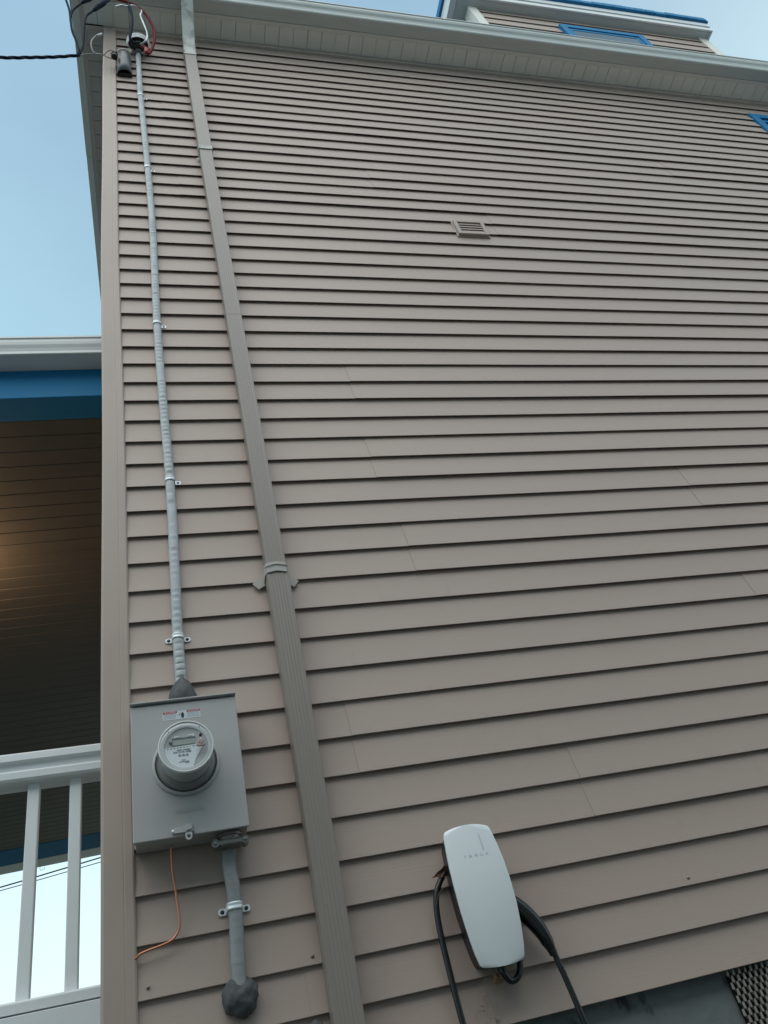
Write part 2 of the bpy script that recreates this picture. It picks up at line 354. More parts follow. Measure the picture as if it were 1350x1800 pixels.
# ------------------------------------------------------------------ dormer
dm = MB(); DY = .40; DX0, DX1, DZ = 3.93, 7.26, 9.99
z = DZ-.105; k = 0
while z > 7.2:
    course(dm, z, z+.175 if k else DZ, DX0+.10, DX1-.11, k, y0=DY, dep=.017, dx=.5); z -= .175; k += 1
dm.box(DX0+.005, DX1-.005, DY+.002, 3.6, 7.2, DZ-.002)
dormer = dm.build('dormer', M['siding'], house)
for q in ((DX0, DX0+.11), (DX1-.12, DX1+.005)):
    dc = MB(); dc.box(q[0], q[1], DY-.025, DY+.11, 7.2, DZ-.001); dc.build('dormer_corner', M['trim'], dormer, bevel=.004)
ds = MB(); ds.box(3.715, DX1+.03, .295, 3.9, DZ, DZ+.02); ds.box(3.80, DX1+.02, .302, DY-.004, DZ-.004, DZ-.001); ds.build('dormer_soffit', M['gutter'], dormer)
df = MB(); df.box(3.705, DX1+.045, .272, .2945, DZ-.008, DZ+.20); df.box(3.705, 3.775, .295, 3.9, DZ-.008, DZ+.20); df.box(DX1+.022, DX1+.045, .295, 3.9, DZ-.008, DZ+.20)
df.box(3.705, DX1+.045, .258, .2715, DZ+.09, DZ+.20); df.build('dormer_fascia', M['white'], dormer, bevel=.004)
dr = MB(); dr.box(3.675, DX1+.065, .235, 4.0, DZ+.201, DZ+.29)
for k in range(24):
    xa = 3.675+k*.151; dr.box(xa+.003, xa+.146, .228-random.random()*.006, .236, DZ+.203, DZ+.275+random.random()*.02)
dr.build('dormer_roof', M['blue'], dormer)
dw = MB(); a, b, c, d = 5.02, 6.16, 8.2, 9.72
for q in [(a, a+.08, c, d), (b-.08, b, c, d), (a+.08, b-.08, d-.08, d), (a+.08, b-.08, c, c+.08)]: dw.box(q[0], q[1], DY-.050, DY+.01, q[2], q[3])
for q in [(a+.081, a+.13, c+.081, d-.081), (b-.13, b-.081, c+.081, d-.081), (a+.13, b-.13, d-.13, d-.081)]: dw.box(q[0], q[1], DY-.038, DY+.01, q[2], q[3])
dwo = dw.build('window', M['blue'], dormer, bevel=.004)
p_ = MB(); p_.box(a+.1, b-.1, DY-.034, DY-.024, c+.1, d-.1); p_.build('dormer_pane', M['pane'], dormer)
# ------------------------------------------------------------------ foundation vent of expanded metal
gr = thing('foundation_grille', (1.66, 0.0, .124), 'diamond patterned expanded metal grille under the siding at lower right', 'grille')
ge = MB(); px, pz = .0205, .034; X0, X1, Z0, Z1 = 1.664, 2.35, -.30, .128
nx = int((X1-X0)/px); nz_ = int((Z1-Z0)/pz)
for i in range(nx+1):
    for j in range(nz_+1):
        for s in (0, 1):
            cx = X0+px*(i+.5*s); cz = Z1-pz*(j+.5*s)
            if cx > X1: continue
            ge.k = 0
            for sg in (-1, 1):       # two thin strands leaving each knuckle upward
                a = Vector((cx, -.002, cz)); b = Vector((cx+sg*px/2, .004, cz+pz/2))
                if b.x < X0-.001 or b.z > Z1+.01: continue
                n = Vector((-(b-a).z, 0, (b-a).x)).normalized()*.0013
                ge.add([a-n, a+n, b+n, b-n, a+Vector((0, .006, 0)), b+Vector((0, .005, 0))], [(0,1,2,3), (1,4,5,2)])
            ge.k = 1                 # broad twisted facet standing on the knuckle, apex up, lit tone put into its colour
            w = .0044; tw = .0012*math.sin(i*1.7+j*2.3)
            ge.add([(cx-w, -.003+tw, cz-.0050), (cx+w*.9, -.0045, cz-.0060), (cx+.0008, -.0075, cz+.0105), (cx-.0008, .002, cz+.012)], [(0,1,2), (0,2,3), (1,3,2)])
ge.build('mesh_sheet', [M['mesh'], M['facet']], gr)
bk = MB(); bk.box(X0+.004, X1, .014, .0195, Z0, .128); bk.build('backing', M['gap_shade'], gr)  # black sheet painting the dark interior behind the grille

# ================================================================== DOWNSPOUT
sp = thing('downspout', (.52, -.05, -1.5), 'grey brown corrugated rain downspout running the full height of the wall', 'downspout')
def spout_ring(c, hw, hd, flut=True):
    """rounded rectangle with grooves on the front; c centre, in x/y, returns list of (x,y)"""
    pts = []
    xs = [-1, -.93, -.78, -.62, -.50, -.36, -.24, -.10, .04, .18, .30, .44, .56, .70, .82, .94, 1]
    for i, u in enumerate(xs):
        y = -hd
        if i in (0, len(xs)-1): y = -hd+.008
        elif flut and i in (4, 6, 8, 10, 12): y = -hd+.0008
        pts.append((c[0]+u*hw, c[1]+y))
    pts += [(c[0]+hw, c[1]+hd-.006), (c[0]+hw*.9, c[1]+hd), (c[0]-hw*.9, c[1]+hd), (c[0]-hw, c[1]+hd-.006)]
    return pts
def spout(mb, z0, z1, hw, hd, dz=.05, xo=0, yo=0, flut=True):
    n = max(1, int((z1-z0)/dz)); R = []
    for k in range(n+1):
        z = z0+(z1-z0)*k/n; x = .521+.004*math.sin(z*.9)-.004*(z < .6)*(.6-z)*2+xo
        R.append([(p[0], p[1], z) for p in spout_ring((x, -.050+yo), hw, hd, flut)])
    m = len(R[0]); vs = [p for r in R for p in r]
    fs = [(k*m+j, k*m+(j+1) % m, (k+1)*m+(j+1) % m, (k+1)*m+j) for k in range(n) for j in range(m)]+[tuple(range(m)), tuple(n*m+j for j in range(m))]
    mb.add(vs, fs)
s1 = MB(); spout(s1, -1.45, 1.665, .0410, .0310); s1.build('lower_pipe', M['spout'], sp)
s2 = MB(); spout(s2, 1.60, 3.240, .0385, .0291, yo=.0004); s2.build('middle_pipe', M['spout'], sp)
s3 = MB(); spout(s3, 3.225, 4.975, .0388, .0293); s3.build('middle_pipe', M['spout'], sp)
s4 = MB(); spout(s4, 4.93, 6.45, .0420, .0325); s4.build('upper_pipe', M['spout'], sp)
lip = MB(); spout(lip, 4.922, 4.965, .0440, .0345, dz=.01, flut=False); lip.build('pipe_lip', M['spout_old'], sp)
el = MB(); path = spline([(.523, -.05, 6.40), (.523, -.055, 6.52), (.524, -.10, 6.66), (.526, -.18, 6.80), (.528, -.245, 6.89), (.529, -.25, 6.93)], 7)
R = []
for i, p in enumerate(path):
    t = (path[min(i+1, len(path)-1)]-path[max(i-1, 0)]).normalized(); nrm = Vector((1, 0, 0)).cross(t).normalized()
    w = 0.002*math.sin(i*.9)
    q = [(-.044, -.026), (-.036, -.034-w), (-.012, -.036-w), (.012, -.036-w), (.036, -.034-w), (.044, -.026), (.044, .028), (.036, .034), (-.036, .034), (-.044, .028)]
    R.append([p+Vector((1, 0, 0))*a+nrm*b*(-1 if nrm.y < 0 else 1) for a, b in q])
m = 10; el.add([v for r in R for v in r], [(k*m+j, k*m+(j+1) % m, (k+1)*m+(j+1) % m, (k+1)*m+j) for k in range(len(R)-1) for j in range(m)])
el.build('elbow', M['spout_old'], sp)
ll = MB(); spout(ll, 6.385, 6.405, .0462, .0362, dz=.01, flut=False); ll.build('elbow_lip', M['spout_old'], sp)
# bracket hugging the pipe with pointed ears
br = MB(); zc = 1.668; th = .0018
outl = [(-.043, -.006), (-.0435, -.070), (-.036, -.0855), (0, -.0865), (.036, -.0855), (.0435, -.070), (.043, -.006)]
top = [.020, .021, .024, .030, .024, .021, .020]; bot = [-.022, -.022, -.020, -.013, -.020, -.022, -.022]
vs = []; 
for (a, b), t_, b_ in zip(outl, top, bot):
    vs += [(.523+a, b, zc+t_), (.523+a, b, zc+b_), (.523+a*.955, b+.002, zc+t_), (.523+a*.955, b+.002, zc+b_)]
n = len(outl); fs = []
for k in range(n-1):
    A, B = 4*k, 4*k+4; fs += [(A, A+1, B+1, B), (A+2, B+2, B+3, A+3), (A, B, B+2, A+2), (A+1, A+3, B+3, B+1)]
br.add(vs, fs)
for s in (-1, 1):
    e = [(.040*s, zc+.024), (.066*s, zc+.002), (.086*s, zc-.022), (.066*s, zc-.046), (.040*s, zc-.032)]
    br.prism([(.523+p[0], p[1]) for p in e], -.0215, -.0195, 'y')
    e2 = [(.5+.023+p[0], p[1]) for p in e]
bo = br.build('bracket', M['bracket'], sp)
rb = MB(); rb.tube(spline([(.523-.041, -.0725, zc+.006), (.523-.034, -.0875, zc+.008), (.523, -.0885, zc+.015), (.523+.034, -.0875, zc+.008), (.523+.041, -.0725, zc+.006)], 4), .0018, 6); rb.build('rib', M['bracket'], bo)
# small bent tab by the upper lap
tb = MB(); tb.prism([(.455, 4.905), (.484, 4.925), (.484, 4.895), (.468, 4.893)], -.024, -.021, 'y'); tb.build('loose_tab', M['spout_old'], sp)

# ================================================================== WALL EXHAUST VENT
vt = thing('wall_vent', (2.11, -.01, 4.20), 'small tan louvered exhaust vent high on the siding', 'vent')
vf = MB(); x0, x1, z0, z1 = 2.000, 2.205, 4.170, 4.325
for q in [(x0, x0+.024, z0, z1), (x1-.024, x1, z0, z1), (x0+.024, x1-.024, z1-.020, z1), (x0+.024, x1-.024, z0, z0+.024)]: vf.box(q[0], q[1], -.034, -.012, q[2], q[3])
vf.box(x0-.008, x1+.008, -.018, -.006, z0-.008, z1+.008)
vf.build('frame', M['post'], vt, bevel=.003)
for k in range(4):
    l = MB(); zz = z0+.026+k*.0270; l.prism([(-.0235, zz+.0275), (-.0305, zz+.0008), (-.0290, zz+.0000), (-.0205, zz+.0272)], x0+.026, x1-.026, 'x'); l.build('louver', M['post'], vt)
vb = MB(); vb.box(x0+.02, x1-.02, -.0195, -.0183, z0+.02, z1-.018); vb.build('backing', M['post'], vt)

# ================================================================== METER BOX
MX0, MX1, MZ0, MZ1, MYF = .000, .3205, .742, 1.152, -.122
mb_ = thing('meter_box', (.16, 0, .742), 'square grey electric meter box with round glass meter by the corner post', 'meter box')
e = MB(); e.box(MX0+.006, MX1-.006, -.112, -.016, MZ0+.002, MZ1+.002); e.box(MX0+.0, MX1-.0, -.132, -.016, MZ1+.0025, MZ1+.0075)
e.build('enclosure', M['enclosure'], mb_, bevel=.0015)
cv = MB(); cv.box(MX0+.0015, MX1-.0015, MYF, -.1125, MZ0-.003, MZ1-.003); cov = cv.build('cover', M['enclosure'], mb_, bevel=.003, seg=3)
MC = (.156, 0, .948)
rg = MB(); rg.lathe([(.098, MYF-.0002), (.0975, MYF-.004), (.094, MYF-.0085), (.0885, MYF-.010), (.0885, MYF-.0002)], MC, seg=72); rg.build('raised_ring', M['enclosure'], cov, smooth=True)
hl = MB(); hl.lathe([(.0884, MYF-.0012), (.001, MYF-.0012)], MC, seg=48); hl.build('socket_shade', M['gap_shade'], cov)  # black disc painting the shade inside the socket opening
text('embossed_lettering', 'MILBANK', .020, (.118, MYF-.0006, .803), M['enclosure'], cov, width=.082, extr=.0004)
mt = MB(); mt.lathe([(.085, MYF-.002), (.086, MYF-.010), (.0835, MYF-.016), (.0835, MYF-.020)], MC, seg=64); mt.lathe([(.082, MYF-.0165), (.06, MYF-.0170), (.001, MYF-.0170)], MC, seg=64)
meter = mt.build('meter', M['steel'], mb_, smooth='auto')
YF = -.243
sd_ = MB(); sd_.lathe([(.0845, MYF-.014), (.0835, MYF-.022), (.0828, MYF-.026), (.0805, -.205), (.0785, YF+.004), (.0765, YF)], MC, seg=80); sd_.build('side_cover', M['glass_side'], meter, smooth='auto')
rim = MB(); rim.lathe([(.0768, YF+.0035), (.0775, YF-.0005), (.0755, YF-.0022), (.0730, YF-.0015), (.0722, YF+.003)], MC, seg=80); rim.build('rim', M['ring'], meter, smooth=True)
bz = MB(); bz.lathe([(.0745, YF+.012), (.0655, YF+.0085), (.0615, YF+.0085), (.0610, YF+.013)], MC, seg=80); bz.build('bezel', M['ring'], meter, smooth='auto')
dl = MB(); dl.lathe([(.0622, YF+.012), (.001, YF+.012)], MC, seg=64); dl.build('dial', M['dial'], meter)
inn_ = MB(); inn_.lathe([(.0690, YF+.013), (.0680, -.20), (.0700, -.16), (.0640, -.155), (.0640, MYF-.018)], MC, seg=64); inn_.build('inner_body', M['innerbody'], meter, smooth=True)
# white name plate: lower-left part of the disc cut by a curve
pl = MB(); cx, cz = MC[0], MC[2]; ring_ = []
for k in range(40):
    q = math.radians(176+(286-176)*k/39); ring_.append((cx+.0600*math.cos(q), cz+.0600*math.sin(q)))
ring_ += [(cx+.026, cz-.034), (cx+.040, cz-.012), (cx+.052, cz+.006), (cx+.055, cz+.0085), (cx-.0597, cz+.0035)]
pl.prism(ring_, YF+.0105, YF+.0113, 'y'); pl.build('name_plate', M['plate'], meter)
lc = MB(); lc.box(cx-.036, cx+.026, YF+.0098, YF+.0112, cz+.010, cz+.0285); lc.build('display', M['lcd'], meter)
ls = MB(); ls.box(cx-.037, cx+.027, YF+.0078, YF+.0112, cz+.0286, cz+.0305); ls.box(cx-.0375, cx-.0362, YF+.008, YF+.0112, cz+.010, cz+.0285); ls.build('display_shade', M['ink_grey'], meter)
wl = MB()
for qs in ([(cx-.031, cx-.015, cz+.034, cz+.0375), (cx-.0312, cx-.028, cz+.032, cz+.039)], [(cx+.007, cx+.023, cz+.035, cz+.0385), (cx+.020, cx+.0235, cz+.032, cz+.040)]):
    wl = MB()
    for i_, q in enumerate(qs): wl.box(q[0], q[1], YF+.0100-.0002*i_, YF+.0112, q[2], q[3])
    wl.build('faceplate_print', M['plate'], meter)
ik = MB()
for q in [(-.045, -.043, .012, .020), (-.041, -.039, .012, .020), (-.047, -.038, .0195, .0215)]: ik.box(cx+q[0], cx+q[1], YF+.0095, YF+.0104, cz+q[2], cz+q[3])
for k in range(11): ik.box(cx-.052+k*.0088, cx-.052+k*.0088+.005*random.uniform(.5, 1), YF+.0093, YF+.0104, cz+.0005+k*.0002, cz+.0018+k*.0002)
ik.build('dial_marks', M['ink'], meter)
bc = MB()
for k in range(34): 
    if random.random() < .75: bc.box(cx-.036+k*.00145, cx-.036+k*.00145+.0009, YF+.0093, YF+.0104, cz-.0135, cz-.0085)
for q in [(-.026, -.012), (-.008, .010)]: bc.box(cx+q[0], cx+q[1], YF+.0093, YF+.0104, cz-.0060, cz-.0038)
for k in range(3): bc.box(cx-.022+k*.010, cx-.015+k*.010, YF+.0093, YF+.0104, cz-.0235, cz-.0190)
for q in [(-.014, -.004, -.036), (-.022, .006, -.041), (-.004, .006, -.0445)]: bc.box(cx+q[0], cx+q[1], YF+.0093, YF+.0104, cz+q[2], cz+q[2]+.0012)
bc.build('barcode', M['ink_grey'], meter)
kn = MB(); kn.lathe([(.0001, YF-.006), (.0035, YF-.005), (.0042, YF-.001), (.0042, YF+.004)], (cx+.042, 0, cz+.028), seg=16); kn.build('reset_button', M['black'], meter, smooth=True)
sl_ = MB(); sl_.box(cx+.0405, cx+.0435, YF-.0015, YF+.003, cz+.008, cz+.022); sl_.build('seal_strap', M['ring'], meter)
se_ = MB(); se_.prism([(cx+.032, cz-.008), (cx+.030, cz+.002), (cx+.034, cz+.010), (cx+.043, cz+.012), (cx+.053, cz+.008), (cx+.053, cz-.005), (cx+.048, cz-.009)], YF-.010, YF-.002, 'y'); seal = se_.build('seal', M['seal'], meter, bevel=.0012)
sh = MB()
for dx_, dz_ in [(.038, .000), (.047, .001), (.043, -.004)]: sh.lathe([(.0001, YF-.0103), (.0018, YF-.0103)], (cx+dx_, 0, cz+dz_), seg=10)
sh.build('seal_hole', M['ink'], meter)
gf = MB(); gf.lathe([(.0730, YF-.0008), (.05, YF-.0022), (.02, YF-.0028), (.0004, YF-.003)], MC, seg=64); gf.build('glass_front', M['glass'], meter, smooth=True)
for dx_, dz_ in [(-.047, .052), (.040, .057)]:
    d_ = MB(); d_.lathe([(.0001, YF+.007), (.0018, YF+.007)], (cx+dx_, 0, cz+dz_), seg=10); d_.build('rivet', M['ink'], meter)
# warning label
wlb = MB(); wlb.box(.095, .2085, MYF-.0006, MYF-.0001, 1.0925, 1.1205); lab = wlb.build('warning_label', M['sticker'], cov)
for q in ((.0965, .1385), (.1675, .2075)):
    rd = MB(); rd.box(q[0], q[1], MYF-.0010, MYF-.0007, 1.1135, 1.1200); rd.build('red_band', M['sticker_red'], cov)
text('danger_word', 'DANGER', .0052, (.110, MYF-.0012, 1.1148), M['sticker'], cov, width=.024, extr=.0001, bold=True)
text('peligro_word', 'PELIGRO', .0052, (.180, MYF-.0012, 1.1148), M['sticker'], cov, width=.024, extr=.0001, bold=True)
for x in (.1045, .1745):
    tr = MB(); tr.prism([(x-.0030, 1.1145), (x+.0030, 1.1145), (x, 1.1193)], MYF-.0013, MYF-.0011, 'y')
    tr.build('warning_triangle', M['sticker'], cov)
random.seed(5)
for xa, xb in ((.0985, .137), (.1685, .206)):
    fl = MB()
    for k in range(4):
        zz = 1.1108-k*.0042; x = xa
        while x < xb-.004:
            w = random.uniform(.002, .005); fl.box(x, min(x+w, xb), MYF-.0009, MYF-.0007, zz-.0008, zz+.0003); x += w+.0012
    fl.build('fine_print', M['ink_grey'], cov)
hd = MB(); hx, hz = .1545, 1.104
hd.prism([(hx-.0035, hz-.006), (hx-.0045, hz+.001), (hx-.0050, hz+.005), (hx-.0036, hz+.0062), (hx-.0030, hz+.009), (hx-.0018, hz+.0096), (hx-.0010, hz+.0108), (hx+.0004, hz+.0106), (hx+.0010, hz+.0095), (hx+.0022, hz+.0096), (hx+.0034, hz+.0070), (hx+.0042, hz+.0060), (hx+.0044, hz-.001), (hx+.0030, hz-.0065), (hx, hz-.0100)], MYF-.0010, MYF-.0007, 'y')
hd.prism([(hx-.0105, hz+.0085), (hx-.0075, hz+.0070), (hx-.0088, hz+.0045), (hx-.0062, hz+.0035), (hx-.0095, hz-.001), (hx-.0088, hz+.0022), (hx-.0110, hz+.0033), (hx-.0092, hz+.0062)], MYF-.0010, MYF-.0007, 'y')
hd.build('shock_pictogram', M['ink'], cov)
# hasp
hs = MB(); hs.prism([(.104, .7535), (.107, .7475), (.140, .7470), (.149, .7530), (.1605, .7535), (.1605, .7690), (.145, .7690), (.137, .7650), (.107, .7600)], MYF-.0065, MYF-.0012, 'y')
hs_ = hs.build('hasp', M['hasp'], cov, bevel=.0008)
h2 = MB(); h2.lathe([(.0001, MYF-.0085), (.0035, MYF-.0080), (.0045, MYF-.0062)], (.1085, 0, .7535), seg=14); h2.build('hasp_rivet', M['galv'], cov, smooth=True)
h3 = MB(); h3.box(.136, .165, MYF-.014, MYF-.001, .7435, .7455); h3.build('hasp_plate', M['steel'], cov)
h4 = MB(); c4 = (.150, 0, .7330); ro = [( .0105*math.cos(q)*.9, .0105*math.sin(q)) for q in [math.radians(a) for a in range(180, 361, 15)]]+[(.0095, .010), (-.0095, .010)]
n = len(ro); ri = [( .0052*math.cos(q), .0052*math.sin(q)) for q in [math.radians(a) for a in range(180, 361, 15)]]+[(.0038, .0044), (-.0038, .0044)]
vs = []
for yy in (MYF-.0135, MYF-.0115): vs += [(c4[0]+p[0], yy, c4[2]+p[1]) for p in ro]+[(c4[0]+p[0], yy, c4[2]+p[1]) for p in ri]
fs = []
for k in range(n):
    j = (k+1) % n; fs += [(k, j, n+j, n+k), (2*n+k, 3*n+k, 3*n+j, 2*n+j), (k, 2*n+k, 2*n+j, j), (n+k, n+j, 3*n+j, 3*n+k)]
h4.add(vs, fs); h4.build('lock_tab', M['hasp'], cov)
# cable clamp under the box (connector)
cc = thing('cable_connector', (.262, -.07, .738), 'two screw metal cable clamp under the meter box corner', 'cable clamp')
k1 = MB(); k1.lathe([(.036, 0), (.036, -.008), (.031, -.009), (.028, -.020)], (.264, -.066, .7405), axis='z', seg=32, cap1=True); k1.build('locknut', M['steel'], cc, smooth='auto')
k2 = MB(); k2.box(.232, .296, -.098, -.044, .706, .7205); k2.build('saddle', M['steel'], cc, bevel=.004)
for x in (.222, .305):
    k3 = MB(); k3.lathe([(.0001, -.1008), (.0045, -.1005), (.0058, -.0995), (.0058, -.098)], (x, 0, .7135), seg=14); k3.lathe([(.0115, -.097), (.0115, -.060)], (x, 0, .7135), seg=16, cap0=True)
    k3.build('screw_lug', M['steel'], cc, smooth='auto')

# ================================================================== GREY CABLE (riser)
def riser(zx, y0, ra, rb, bump, name, m, parent=None, dz=.006):
    zs_ = [p[0] for p in zx]; z = zs_[0]; P = []; Rr = []
    sg = 1 if zs_[-1] > zs_[0] else -1
    pts = spline([(x, y0, z_) for z_, x in zx], 40)
    L = 0; res = [pts[0]]
    for a, b in zip(pts, pts[1:]):
        d = (b-a).length; n = max(1, int(d/dz)); res += [a.lerp(b, k/n) for k in range(1, n+1)]
    t = MB(); seg = 14; vs = []
    for p in res:
        q = p.z/.0265
        dent = max(0, math.sin(q*2*math.pi/1.0+2.2*noise.noise(Vector((p.z*9, 1, 1)))))**3*bump*(.35+.9*abs(noise.noise(Vector((p.z*5.1, 3, 1)))))*1.5
        wx = noise.noise(Vector((p.z*7, 7, 1)))*.0012+noise.noise(Vector((p.z*45, 7, 4)))*.0006; rn = 1+.05*noise.noise(Vector((p.z*30, 2, 8)))+.03*noise.noise(Vector((p.z*110, 2, 8)))
        for k in range(seg):
            a = 2*math.pi*k/seg; fx = math.cos(a); fy = math.sin(a)
            d = dent*max(0, -fy)**2*(1 if abs(fx) < .75 else .2)
            vs.append((p.x+wx+ra*rn*fx, p.y+rb*rn*fy+d, p.z))
    n = len(res); fs = [(i*seg+k, i*seg+(k+1) % seg, (i+1)*seg+(k+1) % seg, (i+1)*seg+k) for i in range(n-1) for k in range(seg)]
    fs += [tuple(range(seg)), tuple(range((n-1)*seg, n*seg))]
    t.add(vs, fs); return t.build(name, m, parent, smooth=True, org=(.15, y0, zs_[0]))
rc = riser([(1.16, .158), (1.289, .159), (1.434, .158), (1.734, .163), (2.159, .167), (2.668, .161), (3.198, .158), (4.064, .168), (4.696, .164), (5.21, .157), (5.708, .149), (6.2, .149), (6.44, .152)],
          -.034, .0182, .0145, .0068, 'service_cable', M['cable'])
tag(rc, 'pale grey dented service cable climbing from meter box to roof', 'cable')
lcab = riser([(.345, .254), (.433, .257), (.544, .262), (.607, .262), (.665, .258), (.725, .262)], -.040, .0198, .0150, .0005, 'lower_cable', M['cable_low'])
tag(lcab, 'dark worn grey cable below the meter box', 'cable')

# straps
def strap(name, x, z, two, label, w=.019, y=-.034, hgt=.0152):
    s = thing(name, (x, -.017, z), label, 'strap', 'metal straps pinning the grey cable')
    b = MB(); hz = .0095
    prof = []
    for k in range(13):
        q = math.pi*k/12; prof.append((-(w+.001)*math.cos(q), y-(hgt+.0016)*math.sin(q)**.8))
    prof = [(-(w+.001), -.020)]+prof+[(w+.001, -.020)]
    vs = []; rows = [(-hz, 0), (-hz+.003, .0012), (-.001, .0), (.001, 0), (hz-.003, .0012), (hz, 0)]
    for dz_, o_ in rows: vs += [(x+p[0]*(1+o_*30), p[1]-o_, z+.004+dz_) for p in prof]
    m = len(prof); fs = [(r*m+k, r*m+k+1, (r+1)*m+k+1, (r+1)*m+k) for r in range(len(rows)-1) for k in range(m-1)]
    b.add(vs, fs); ob = b.build('band', M['galv'], s)
    so_ = ob.modifiers.new('thick', 'SOLIDIFY'); so_.thickness = .0012
    for sg in ((-1, 1) if two else (1,)):
        t = MB(); a0 = w+.0015
        t.prism([(x+sg*a0, z+.0085), (x+sg*(a0+.0175), z+.0085), (x+sg*(a0+.0215), z+.0045), (x+sg*(a0+.0215), z-.0055), (x+sg*(a0+.0175), z-.0095), (x+sg*a0, z-.0095)], -.0205, -.0185, 'y')
        t.build('tab', M['galv'], s, bevel=.0004)
        h = MB(); h.lathe([(.0001, -.0228), (.0045, -.0222), (.0058, -.0207)], (x+sg*(a0+.0105), 0, z-.0005), seg=14); h.build('screw', M['black'], s, smooth=True)
    return s
for z, x, two, lb in [(5.705, .149, False, 'highest strap on the pale cable, near the roof'), (4.716, .1625, False, 'second strap from the top of the pale cable'),
                      (3.192, .1575, False, 'middle strap of the pale cable, fixed on its right side'), (2.17, .1675, False, 'lowest one eared strap on the pale cable, fourth from the top'),
                      (1.437, .158, True, 'two eared strap just above the meter box')]:
    strap('cable_strap', x, z, two, lb)
strap('cable_strap', .261, .550, True, 'two eared strap on the dark cable below the meter box', w=.0208, y=-.040, hgt=.0158)
# putty
def putty(name, c, r, label, seedv, pts=None):
    bm = bmesh.new(); bmesh.ops.create_icosphere(bm, subdivisions=4, radius=1)
    for v in bm.verts:
        p = v.co.copy(); n = noise.noise(p*1.6+Vector((seedv,)*3))*.15+noise.noise(p*4+Vector((seedv,)*3))*.10+noise.noise(p*9+Vector((seedv,)*3))*.018
        k = 1+n
        if pts == 'neck': 
            f = max(0, p.z); k *= (1-.34*f)
            p.x *= k*(1+.10*noise.noise(p*3)); p.y *= k; p.z *= 1+n*.5
        else: p *= k
        v.co = Vector((p.x*r[0], p.y*r[1], p.z*r[2]))
    me = bpy.data.meshes.new(name); bm.to_mesh(me); bm.free(); me.materials.append(M['putty']); me.polygons.foreach_set('use_smooth', [True]*len(me.polygons))
    o = bpy.data.objects.new(name, me); COL.objects.link(o); o.location = c
    return tag(o, label, 'putty', 'lumps of grey sealing putty')
putty('sealing_putty', (.161, -.045, 1.202), (.046, .038, .076), 'grey putty cone sealing the cable on top of the meter box', 2, 'neck')
putty('sealing_putty', (.256, -.026, .338), (.047, .034, .048), 'dark round putty lump sealing the lower cable end at the wall', 8)
putty('sealing_putty', (.437, -.024, .222), (.024, .020, .026), 'small grey putty lump low on the siding left of the downspout', 5)
# copper
cw = MB(); cw.tube(spline([(.100, -.05, .742), (.101, -.045, .725), (.101, -.035, .681), (.107, -.03, .622), (.112, -.03, .566), (.113, -.03, .537), (.105, -.03, .515), (.088, -.03, .501), (.062, -.03, .494), (.032, -.03, .489), (.010, -.028, .484), (-.004, -.020, .476), (-.012, -.005, .470)], 8), .0032, 8)
tag(cw.build('copper_wire', M['copper'], smooth=True, org=(.1, -.04, .742)), 'bare copper ground wire curving from meter box to corner post', 'wire')

# ================================================================== CHARGER
CX = .9535
ch = thing('car_charger', (CX, 0, .27), 'white glossy wall mounted car charger with rounded face', 'charger')
zk = [.2665, .269, .275, .30, .35, .41, .47, .53, .585, .615, .628, .634, .637]; hw = [.052, .060, .066, .0725, .0800, .0852, .0865, .0850, .0800, .0762, .0725, .066, .056]
def yface(z, u): 
    t = (z-.452)/.185
    return -.108-.016*(1-t*t)-.007*(1-u*u)
fc = MB(); U = [-1, -.985, -.93, -.8, -.6, -.3, 0, .3, .6, .8, .93, .985, 1]; vs = []
for z, h in zip(zk, hw):
    for u in U:
        zz = z+(.006*(1-u*u) if z > .6 else -.005*(1-u*u) if z < .3 else 0)
        vs.append((CX+u*h, yface(z, u)+(.003 if abs(u) == 1 else 0), zz))
m = len(U); n = len(zk)
fs = [(i*m+j, i*m+j+1, (i+1)*m+j+1, (i+1)*m+j) for i in range(n-1) for j in range(m-1)]
base = len(vs)                                   # return edge
loop = [j for j in range(m)]+[i*m+m-1 for i in range(1, n)]+[(n-1)*m+j for j in range(m-2, -1, -1)]+[i*m for i in range(n-2, 0, -1)]
for l in loop:
    v = vs[l]; vs.append((CX+(v[0]-CX)*.985, v[1]+.007, .452+(v[2]-.452)*.99))
L_ = len(loop); fs += [(loop[k], loop[(k+1) % L_], base+(k+1) % L_, base+k) for k in range(L_)]; fs.append(tuple(base+k for k in range(L_)))
fc.add(vs, fs); fo = fc.build('face_panel', M['charger'], ch, smooth='auto'); 
bd = MB(); vs = []; prs = [(.9, -.098), (.90, -.070), (.82, -.045), (.78, -.012)]
for sc_, yy in prs:
    for l in loop: v = vs_ = fc.v[l]; vs.append((CX+(v[0]-CX)*sc_, yy+(v[1]+.12)*.5, .452+(v[2]-.452)*(.97 if sc_ > .85 else .93)))
fs = [(r*L_+k, r*L_+(k+1) % L_, (r+1)*L_+(k+1) % L_, (r+1)*L_+k) for r in range(3) for k in range(L_)]+[tuple(range(L_)), tuple(3*L_+k for k in range(L_))]
bd.add(vs, fs); bd.build('body', M['black'], ch, smooth='auto')
